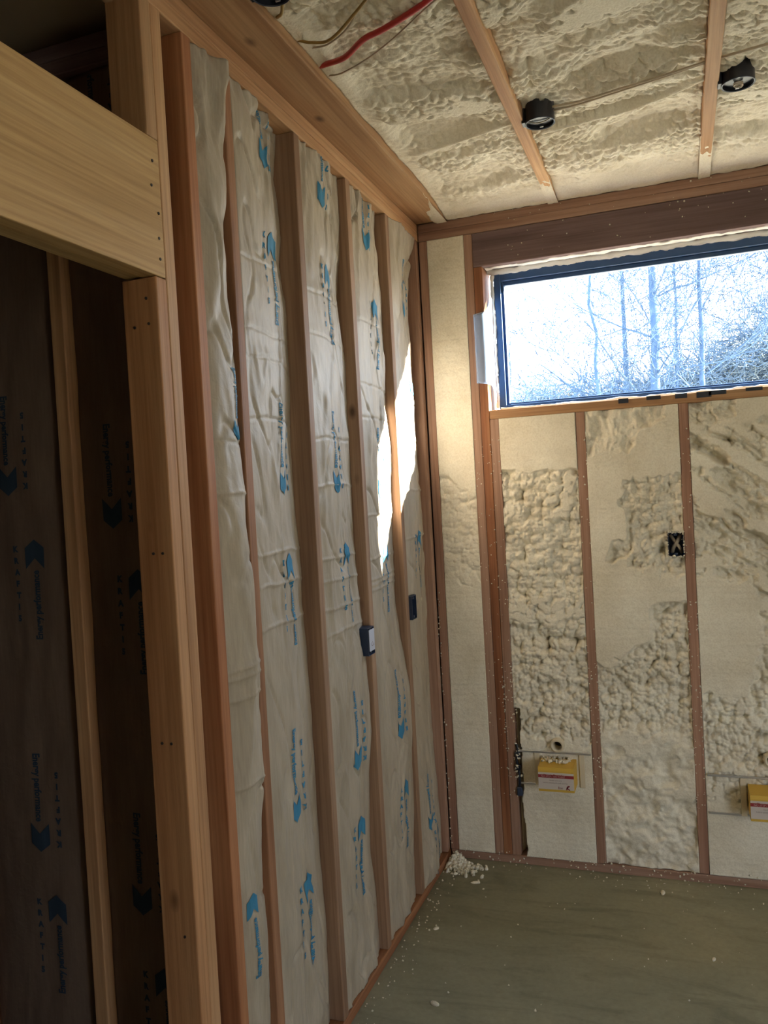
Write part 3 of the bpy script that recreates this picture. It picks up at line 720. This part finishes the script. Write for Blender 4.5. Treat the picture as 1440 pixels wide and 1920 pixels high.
# ------------------------------------------------------------------ ceiling light boxes and cables
def cyl(bm, r, z0, z1, n=40, cx=0, cy=0):
    q = bmesh.ops.create_cone(bm, cap_ends=True, segments=n, radius1=r, radius2=r, depth=z1-z0)
    for v in q['verts']: v.co += Vector((cx, cy, (z0+z1)/2))
def light_box(x, y, label, cable_pts, lamp):
    root = empty('ceiling_light_box', (x, y, H-.012)); tag(root, label, 'light box', 'round black boxes nailed to the joists')
    R = .047
    # wall of the can with notches in its upper rim
    V, Fc = [], []; N = 64; hts = []
    for k in range(N):
        a = 2*math.pi*k/N; notch = (k % 16) in (2, 3, 4, 5)
        hts.append(.050 if notch else .064)
    for k in range(N):
        a = 2*math.pi*k/N
        for rr_, zz_ in ((R, 0), (R, hts[k]), (R-.003, hts[k]), (R-.003, 0)):
            V.append((rr_*math.cos(a), rr_*math.sin(a), zz_))
    for k in range(N):
        k2 = (k+1) % N
        for j in range(4):
            j2 = (j+1) % 4; Fc.append((k*4+j, k2*4+j, k2*4+j2, k*4+j2))
    mesh('can_wall', V, Fc, M_black, root)
    bm = bmesh.new(); cyl(bm, R-.0035, .010, .013, 40); bm_obj('back_plate', bm, M_black, root)
    V, Fc = [], []; tube_mesh(V, Fc, [(R*math.cos(2*math.pi*k/40), R*math.sin(2*math.pi*k/40), 0) for k in range(41)], .0013, 6, False)
    mesh('bottom_rim', V, Fc, M_box, root, True)
    for s in (-1, 1):
        bm = bmesh.new(); bm_box(bm, -.006, .006, s*.037-.002, s*.037+.002, .003, .007, .0005); bm_obj('screw_tab', bm, M_steel, root)
    bm = bmesh.new(); bm_box(bm, -R-.010, -R+.002, -.018, .018, .004, .055, .001); bm_obj('nail_bracket', bm, M_black, root)
    if lamp:
        V, Fc = [], []; tube_mesh(V, Fc, [(.012*math.cos(t*.35), .014*math.sin(t*.35), .006-.0003*t) for t in range(40)], .0022, 6); mesh('wire_coil', V, Fc, M_whtc, root, True)
    else:
        tube('wire_tail', [(-.034, -.004, .009), (-.012, .006, .006), (.015, .004, .006), (.034, -.006, .009)], .002, M_whtc, root, 6)
    if cable_pts: tube('cable_whip', [(p[0]-x, p[1]-y, p[2]-(H-.012)) for p in cable_pts], .0055, M_whtc, root)
light_box(.669, -.800, 'round black ceiling box on the joist nearer the left wall', [(.614, -.86, H+.056), (.634, -.855, H+.068), (.655, -.83, H+.070), (.662, -.81, H+.045)], False)
light_box(1.258, -.790, 'round black ceiling box on the right-hand joist with a coil of wire inside', [(1.203, -.99, H+.035), (1.216, -.93, H+.06), (1.235, -.85, H+.07), (1.245, -.81, H+.045)], True)
light_box(.205, -1.770, 'black ceiling box half hidden above the backing board, at top edge', [], False)

def cable(name, pts, r, mat, label, n=8):
    return tag(tube(name, pts, r, mat, None, n), label, 'cable')
z1 = H+.004
cable('electrical_cable', [(.05, -1.27, H+.048), (.11, -1.318, H+.048), (.16, -1.355, H+.032), (.24, -1.408, H+.008), (.32, -1.474, z1), (.386, -1.497, z1), (.49, -1.54, z1+.004), (.56, -1.57, H+.02), (.60, -1.59, H+.03)], .0078, M_redc, 'thick red cable rising from the backing board across the foam')
cable('electrical_cable', [(.06, -1.47, H+.044), (.13, -1.487, H+.040), (.18, -1.493, H+.020), (.245, -1.512, z1), (.354, -1.60, z1), (.46, -1.70, z1)], .0040, M_yelc, 'yellow-brown cable curving left of the red one')
cable('electrical_cable', [(.06, -1.52, H+.044), (.128, -1.595, H+.040), (.155, -1.63, H+.022), (.19, -1.68, z1), (.22, -1.74, H+.045)], .0042, M_yelc, 'short yellow-brown cable running up to the black box at the top edge')
cable('electrical_cable', [(.06, -1.24, H+.044), (.125, -1.28, H+.040), (.198, -1.328, H+.012), (.30, -1.385, z1), (.399, -1.45, z1), (.509, -1.53, z1+.005), (.575, -1.58, z1)], .0023, M_whtc, 'thin pale wire right of the red cable', 6)
cable('electrical_cable', [(.08, -1.39, H+.044), (.14, -1.43, H+.042), (.22, -1.47, H+.018), (.30, -1.52, H+.020), (.34, -1.55, H+.05)], .0026, M_whtc, 'thin pale wire crossing the foam between red and yellow-brown cables', 6)
cable('electrical_cable', [(.716, -.845, H+.012), (.80, -.864, H+.003), (.925, -.893, H+.002), (1.05, -.915, H+.004), (1.163, -.940, H+.006)], .0035, M_whtc, 'upper pale cable strung between the two black ceiling boxes')
cable('electrical_cable', [(.716, -.815, H+.014), (.80, -.838, H+.006), (.925, -.873, H+.004), (1.05, -.898, H+.007), (1.163, -.926, H+.009)], .0030, M_whtc, 'lower pale cable strung between the two black ceiling boxes')
cable('electrical_cable', [(1.205, -.945, H+.006), (1.32, -.968, H+.004), (1.50, -.99, H+.004), (1.70, -1.01, H+.006)], .0042, M_whtc, 'pale cable leaving the second joist to the right')

# ------------------------------------------------------------------ outlet boxes
def outlet_box(root, w, h, d, mat):
    """open box facing -local y, centred on the origin"""
    t = .003
    bm = bmesh.new()
    bm_box(bm, -w/2, -w/2+t, 0, d, -h/2, h/2); bm_box(bm, w/2-t, w/2, 0, d, -h/2, h/2)
    bm_box(bm, -w/2+t, w/2-t, 0, d, -h/2, -h/2+t); bm_box(bm, -w/2+t, w/2-t, 0, d, h/2-t, h/2); bm_box(bm, -w/2+t, w/2-t, d-t, d, -h/2+t, h/2-t)
    bm_obj('box_shell', bm, mat, root)
    for s in (-1, 1):
        bm = bmesh.new(); bm_box(bm, -.006, .006, .002, .012, s*(h/2-.010)-.005, s*(h/2-.010)+.005, .001); bm_obj('screw_tab', bm, mat, root)
ob = empty('outlet_box', (1.0165, -.012, 1.382)); tag(ob, 'black outlet box edged with foam beside the stud under the window', 'outlet box')
outlet_box(ob, .060, .098, .055, M_box)
tube('wire', [(-.02, .045, .035), (-.004, .022, .010), (.012, .018, -.012), (.020, .040, -.036)], .007, M_whtc, ob)
tube('wire', [(.020, .045, .038), (.006, .020, .012), (-.008, .020, -.010), (-.016, .040, -.034)], .008, M_whtc, ob)
rr = random.Random(12)
sp = []
for k in range(90):
    s = rr.random()
    if s < .5: sp.append((rr.choice((-.03, .03))+rr.gauss(0, .001), -.001, rr.uniform(-.049, .049), rr.uniform(.0015, .0032)))
    else: sp.append((rr.uniform(-.03, .03), -.001, rr.choice((-.049, .049))+rr.gauss(0, .0015), rr.uniform(.0015, .0040)))
tag(lumps('foam_fringe', sp, M_foam, ob, 4), kind='stuff')

def rot_to_left(o): o.rotation_euler = (0, 0, -math.pi/2)     # local -y -> -x ... opening turned towards +x
o2 = empty('outlet_box', (.014, -.872, 1.145)); o2.rotation_euler = (0, 0, math.pi/2); tag(o2, 'outlet box with pale blue-white paint cover on the left wall', 'outlet box')
outlet_box(o2, .060, .096, .055, M_box)
bm = bmesh.new(); bm_box(bm, -.022, .027, -.002, .001, -.034, .040, .001); bm_obj('cover_plate', bm, M_cover, o2)
tv, tf = text_geo('Cu', .022); mesh('handwriting', [(v[0]-.008, -.0026, v[1]-.018) for v in tv], tf, M_lgry, o2)
o3 = empty('outlet_box', (.010, -.362, 1.185)); o3.rotation_euler = (0, 0, math.pi/2); tag(o3, 'open dark blue outlet box near the room corner on the left wall', 'outlet box')
outlet_box(o3, .058, .096, .055, M_box)

# ------------------------------------------------------------------ yellow boxes, brackets and pipe stubs on the back wall
def yellow_box(x0, x1, z0, z1, d, label):
    root = empty('yellow_box', ((x0+x1)/2, 0, (z0+z1)/2)); tag(root, label, 'box', 'yellow boxes with red and white label')
    w, h = x1-x0, z1-z0
    bm = bmesh.new(); prof = [(-d, -h/2), (-d, h/2-.014), (-d+.004, h/2), (-.001, h/2+.006), (-.001, -h/2)]
    a = [bm.verts.new((-w/2, p[0], p[1])) for p in prof]; b = [bm.verts.new((w/2, p[0], p[1])) for p in prof]
    bm.faces.new(a); bm.faces.new(b[::-1])
    for k in range(5): bm.faces.new((a[k], b[k], b[(k+1) % 5], a[(k+1) % 5]))
    bmesh.ops.recalc_face_normals(bm, faces=bm.faces[:])
    bm_obj('carton', bm, M_yel, root)
    bm = bmesh.new(); bm_box(bm, -w/2+.0005, w/2-.0005, -d-.0008, -d+.0002, -h/2+.010, h/2-.020); lab = bm_obj('label', bm, M_lab, root)
    bm = bmesh.new(); bm_box(bm, -w/2, w/2, -d-.0014, -d-.0008, .008, .021); bm_obj('red_band', bm, M_lred, lab)
    def txt(s, size, x, z, mat, nm_='printed_words'):
        v, f = text_geo(s, size); mw = max(q[0] for q in v)
        mesh(nm_, [(q[0]+x, -d-.0018, q[1]+z) for q in v], f, mat, lab)
    txt('DrainPanel', .0175, -w/2+.022, h/2-.025-.012+.011-.012, M_lred)
    txt('NO STEP / NO PAINT', .0105, -w/2+.012, .0108, M_lpink)
    txt('Handle with care', .0075, -w/2+.045, -.004, M_lgry); txt('before covering the wall opening', .0075, -w/2+.020, -.0145, M_lgry)
    txt('Eco', .013, w/2-.066, -h/2+.014, M_lred)
    bm = bmesh.new()
    for (p0, p1) in (((-.004, -.009), (.004, .009)), ((-.003, 0), (.010, .008)), ((-.003, 0), (.010, -.009))):
        q = bmesh.ops.create_cube(bm, size=1.0); dv = Vector((p1[0]-p0[0], 0, p1[1]-p0[1])); L_ = dv.length; an = math.atan2(dv.z, dv.x)
        for v in q['verts']:
            c = Vector((v.co.x*L_, v.co.y*.0006, v.co.z*.004)); v.co = Vector((c.x*math.cos(an)-c.z*math.sin(an)+(p0[0]+p1[0])/2+w/2-.028, c.y-d-.0016, c.x*math.sin(an)+c.z*math.cos(an)+(p0[1]+p1[1])/2-h/2+.020))
    bm_obj('red_emblem', bm, M_lred, lab)
    return root
yellow_box(.431, .578, .372, .472, .110, 'yellow labelled box fully in view between the first two short studs')
yb2 = yellow_box(1.243, 1.390, .313, .413, .110, 'yellow labelled box cut off by the right picture edge')
rr = random.Random(3)
sp = [(rr.uniform(.435, .56), rr.uniform(-.06, -.0), .478+rr.uniform(0, .004), rr.uniform(.002, .009)) for k in range(70)]
tag(lumps('foam_crumbs', [(x-.5045, y, z-.422, r) for x, y, z, r in sp], M_foam, bpy.data.objects['yellow_box'], 8), kind='stuff')
def bracket(x0, x1, zt, zb, label, legx):
    root = empty('metal_bracket', (x0, 0, zt)); tag(root, label, 'bracket', 'thin steel brackets behind the yellow boxes')
    w = x1-x0
    box('crossbar', 0, w, -.010, -.0035, -.009, .0, M_steel, root, .001)
    box('crossbar', 0, w*.62, -.008, -.0035, zb-zt, zb-zt+.008, M_steel, root, .001)
    for lx in legx: box('upright', lx-x0, lx-x0+.022, -.009, -.0035, zb-zt, -.009, M_pvc, root, .001)
bracket(.325, .640, .508, .358, 'thin steel bracket across the left foam bay behind the yellow box', (.40, .590))
bracket(1.095, 1.45, .452, .290, 'thin steel bracket at the right edge behind the second yellow box', (1.215, 1.40))
def pipe(x, z, label):
    root = empty('pipe_stub', (x, 0, z)); tag(root, label, 'pipe', 'cream pipe ends in the foam')
    V, Fc = [], []; N = 28
    prof = [(.031, .02), (.030, -.012), (.027, -.022), (.0195, -.022), (.0185, .05)]
    for (r, y) in prof:
        for k in range(N): V.append((r*math.cos(2*math.pi*k/N), y, r*math.sin(2*math.pi*k/N)))
    for i in range(len(prof)-1):
        for k in range(N): Fc.append((i*N+k, i*N+(k+1) % N, (i+1)*N+(k+1) % N, (i+1)*N+k))
    mesh('pipe_wall', V, Fc, M_pvc, root, True)
    bm = bmesh.new(); q = bmesh.ops.create_cone(bm, cap_ends=True, segments=28, radius1=.0186, radius2=.0186, depth=.002)
    for v in q['verts']: v.co = Vector((v.co.x, v.co.z+.045, v.co.y))
    bm_obj('dark_bore', bm, M_hole, root)
pipe(.502, .536, 'cream pipe stub with dark bore above the left yellow box')
pipe(1.334, .522, 'cream pipe stub at the right picture edge above the second yellow box')
# dark wiring in the gap beside the window jack stud
wk = empty('wire_connector', (.328, -.004, .43)); tag(wk, 'black clamp and dark blue cable in the gap beside the double stud', 'connector')
tube('cable_loop', [(-.003, .0, .10), (.004, -.006, .06), (-.004, -.008, .03), (.003, -.004, -.01), (.004, -.006, -.06), (.001, 0, -.10)], .006, M_black, wk)
for z in (.055, .0): 
    bm = bmesh.new(); bm_box(bm, -.012, .012, -.012, .004, z-.012, z+.012, .003); bm_obj('clamp', bm, M_black, wk)
bm = bmesh.new(); bm_box(bm, -.010, .014, -.012, .004, -.125, -.085, .004); bm_obj('blue_plug', bm, M_box, wk)
tag(lumps('foam_crumbs', [(rr.gauss(0, .008), -.012, rr.uniform(-.05, .09), rr.uniform(.002, .006)) for k in range(22)], M_foam, wk, 9), kind='stuff')

# ------------------------------------------------------------------ debris on the slab
rr = random.Random(21); sp = []
for k in range(420):
    d = abs(rr.gauss(0, .06)); a = rr.uniform(-2.6, 1.2)
    x = .045+d*math.cos(a)*1.1; y = -.055-abs(d*math.sin(a))
    if x < .006 or y > -.004: continue
    sp.append((x, y, .004+max(0, .05-d)*rr.random()*1.0, rr.uniform(.003, .011)))
tag(lumps('foam_crumb_heap', sp, M_foam, None, 31), 'loose heap of cream foam crumbs in the floor corner', 'debris', kind='stuff')
sp = []
for k in range(260):
    if rr.random() < .45: x, y = .01+abs(rr.gauss(0, .05)), rr.uniform(-1.5, -.1)
    elif rr.random() < .5: x, y = rr.uniform(.1, 1.6), -.01-abs(rr.gauss(0, .05))
    else: x, y = rr.uniform(.1, 1.6), rr.uniform(-1.4, -.1)
    sp.append((x, y, .001, rr.uniform(.0012, .0040)))
tag(lumps('foam_dust_specks', sp, M_foam, None, 33), 'tiny pale foam specks scattered over the concrete', 'debris', kind='stuff')
def scrap(x, y, sx, sy, label, seed):
    r_ = random.Random(seed); bm = bmesh.new(); q = bmesh.ops.create_icosphere(bm, subdivisions=2, radius=1)
    for v in q['verts']: v.co = Vector((v.co.x*sx*r_.uniform(.85, 1.15), v.co.y*sy*r_.uniform(.85, 1.15), max(-.4, v.co.z)*.006+.0024))
    o = bm_obj('foam_scrap', bm, M_foam, None, False, (x, y, 0)); o.rotation_euler.z = r_.uniform(0, 3); tag(o, label, 'debris', 'foam scraps on the slab')
scrap(.907, -.125, .020, .009, 'flat cream foam scrap near the back wall under the window', 1)
scrap(.226, -1.035, .017, .010, 'square cream foam scrap at the bottom edge of the floor', 2)
scrap(.105, -.60, .012, .008, 'small foam scrap beside the sole plate of left wall', 3)
scrap(1.08, -.56, .010, .006, 'small lone foam scrap on the open floor at right', 4)
scrap(.165, -.215, .020, .008, 'long foam scrap at the edge of the corner heap', 5)

# ------------------------------------------------------------------ outside: ground, bare trees, brush
tag(box('ground', -70, 90, .17, 120, -.5, -.3, M_ground), 'dry leaf-covered ground outside the window', kind='structure')
tag(box('ground', -70, 90, -40, -5.12, -.5, -.3, M_ground), 'dry leaf-covered ground behind the house', kind='structure')
def grow(V, Fc, p, d, r, L, depth, rg, gnarl=.25, minr=.006):
    n = max(3, int(L/.35)); pts = [p.copy()]; rad = [r]; q = p.copy(); dd = d.copy(); kids = []
    for i in range(n):
        dd = (dd+Vector((rg.gauss(0, gnarl), rg.gauss(0, gnarl), rg.gauss(0, gnarl)+.05))*.5).normalized()
        q = q+dd*(L/n); pts.append(q.copy()); rad.append(max(minr, r*(1-.62*(i+1)/n)))
        if depth > 0 and i >= (1 if depth < 4 else n//3):
            for _ in range(rg.choice((1, 1, 2) if depth < 3 else (1, 2))): kids.append((q.copy(), dd.copy(), rad[-1]))
    tube_mesh(V, Fc, pts, rad, 6 if r > .04 else (4 if r > .015 else 3), False)
    for (kp, kd, kr) in kids:
        ax = kd.orthogonal().normalized(); ax = Matrix.Rotation(rg.uniform(0, 6.28), 3, kd) @ ax
        nd_ = (kd*math.cos(.8)+ax*math.sin(.8)*rg.uniform(.7, 1.2)).normalized()
        grow(V, Fc, kp, nd_, max(minr, kr*rg.uniform(.45, .7)), L*rg.uniform(.38, .6), depth-1, rg, gnarl*1.15, minr)
def tree(x, y, h, r, seed, label, lean=(0, 0), depth=3, first=None):
    rg = random.Random(seed); V, Fc = [], []
    root = empty('bare_tree', (x, y, -.3)); tag(root, label, 'tree', 'bare trees outside the window')
    tp = [Vector((lean[0]*t*h*.3+rg.gauss(0, .02)*t*h*.2, lean[1]*t*h*.3, t*h)) for t in [k/12 for k in range(13)]]
    tr = [r*(1-.7*k/12) for k in range(13)]
    TV, TF = [], []; tube_mesh(TV, TF, tp, tr, 8, False); mesh('trunk', TV, TF, M_bark, root, True)
    for k in range(4, 13):
        for _ in range(3):
            a = rg.uniform(0, 6.28); d = Vector((math.cos(a), math.sin(a)*.7, rg.uniform(.3, 1.1))).normalized()
            grow(V, Fc, tp[k], d, min(.045, tr[k]*rg.uniform(.18, .36)), h*rg.uniform(.18, .32), depth, rg)
    mesh('branches', V, Fc, M_bark, root, True)
    return root
tree(.62, 14.0, 9.5, .13, 3, 'bare tree with the thickest haze-tinted trunk, centre of the window', (.05, 0), 3)
tree(-.10, 16.5, 9.0, .085, 8, 'slender bare tree just left of the thickest trunk', (.06, 0), 3)
tree(-.30, 13.0, 7.2, .06, 15, 'small spreading bare tree leftmost of the cluster', (-.06, 0), 3)
tree(1.55, 15.0, 8.0, .085, 27, 'straight bare tree right of the centre trunk, forked top', (.04, 0), 3)
tree(3.9, 18.0, 10.0, .12, 36, 'bare tree at the right edge of the window with a long side limb', (-.10, 0), 3)
tree(1.05, 19.0, 9.5, .07, 52, 'thin bare tree behind and between the two central trunks', (.05, 0), 3)
tree(-3.98, 22.0, 6.6, .045, 41, 'small lone bare sapling at the left edge of the window', (.14, 0), 2)
# brush: tangle of twigs and dry leaves nobody could count
def brush(name, x0, x1, y0, y1, z1f, n, seed, label, mat, leaf, nl):
    rg = random.Random(seed); V, Fc = [], []
    for k in range(n):
        x, y = rg.uniform(x0, x1), rg.uniform(y0, y1); zt = z1f(x)*rg.uniform(.72, 1.0); z = rg.uniform(3.0, zt) if zt > 3.2 else zt
        d = Vector((rg.gauss(0, 1), rg.gauss(0, .6), rg.gauss(.4, .7))).normalized(); L = rg.uniform(.4, 1.3)
        p = Vector((x, y, z)); q = p+d*L*.5+Vector((0, 0, rg.gauss(0, .08))); s = q+(d+Vector((rg.gauss(0, .5), 0, rg.gauss(0, .5)))).normalized()*L*.5
        tube_mesh(V, Fc, [p, q, s], [.014, .010, .006], 3, False)
    o = mesh(name, V, Fc, mat); tag(o, label, 'brush', kind='stuff')
    V, Fc = [], []
    for k in range(nl):
        x, y = rg.uniform(x0, x1), rg.uniform(y0, y1); z = rg.uniform(2.8, max(3.0, z1f(x)*rg.uniform(.6, 1.0)))
        a = Vector((rg.gauss(0, 1), rg.gauss(0, 1), rg.gauss(0, 1))).normalized(); b = a.orthogonal().normalized(); s = rg.uniform(.03, .075)
        i = len(V); c = Vector((x, y, z)); V += [c-a*s, c+b*s*.45, c+a*s, c-b*s*.45]; Fc.append((i, i+1, i+2, i+3))
    l = mesh('leaves', V, Fc, leaf, o); tag(l, kind='stuff')
brush('brush', -3.2, 6.0, 19.0, 22.5, lambda x: 4.35+.25*sst(-3, 0, x)+2.0*sst(.3, 4.0, x), 9000, 5, 'tangle of pale twigs and dry leaves outside below the trees', M_twig, M_brushl, 16000)
brush('evergreen_bush', -3.7, -2.1, 20.6, 21.6, lambda x: 5.05-.9*abs(x+3.0), 300, 6, 'green bush at the lower left of the window view', M_twig, M_leafg, 3200)
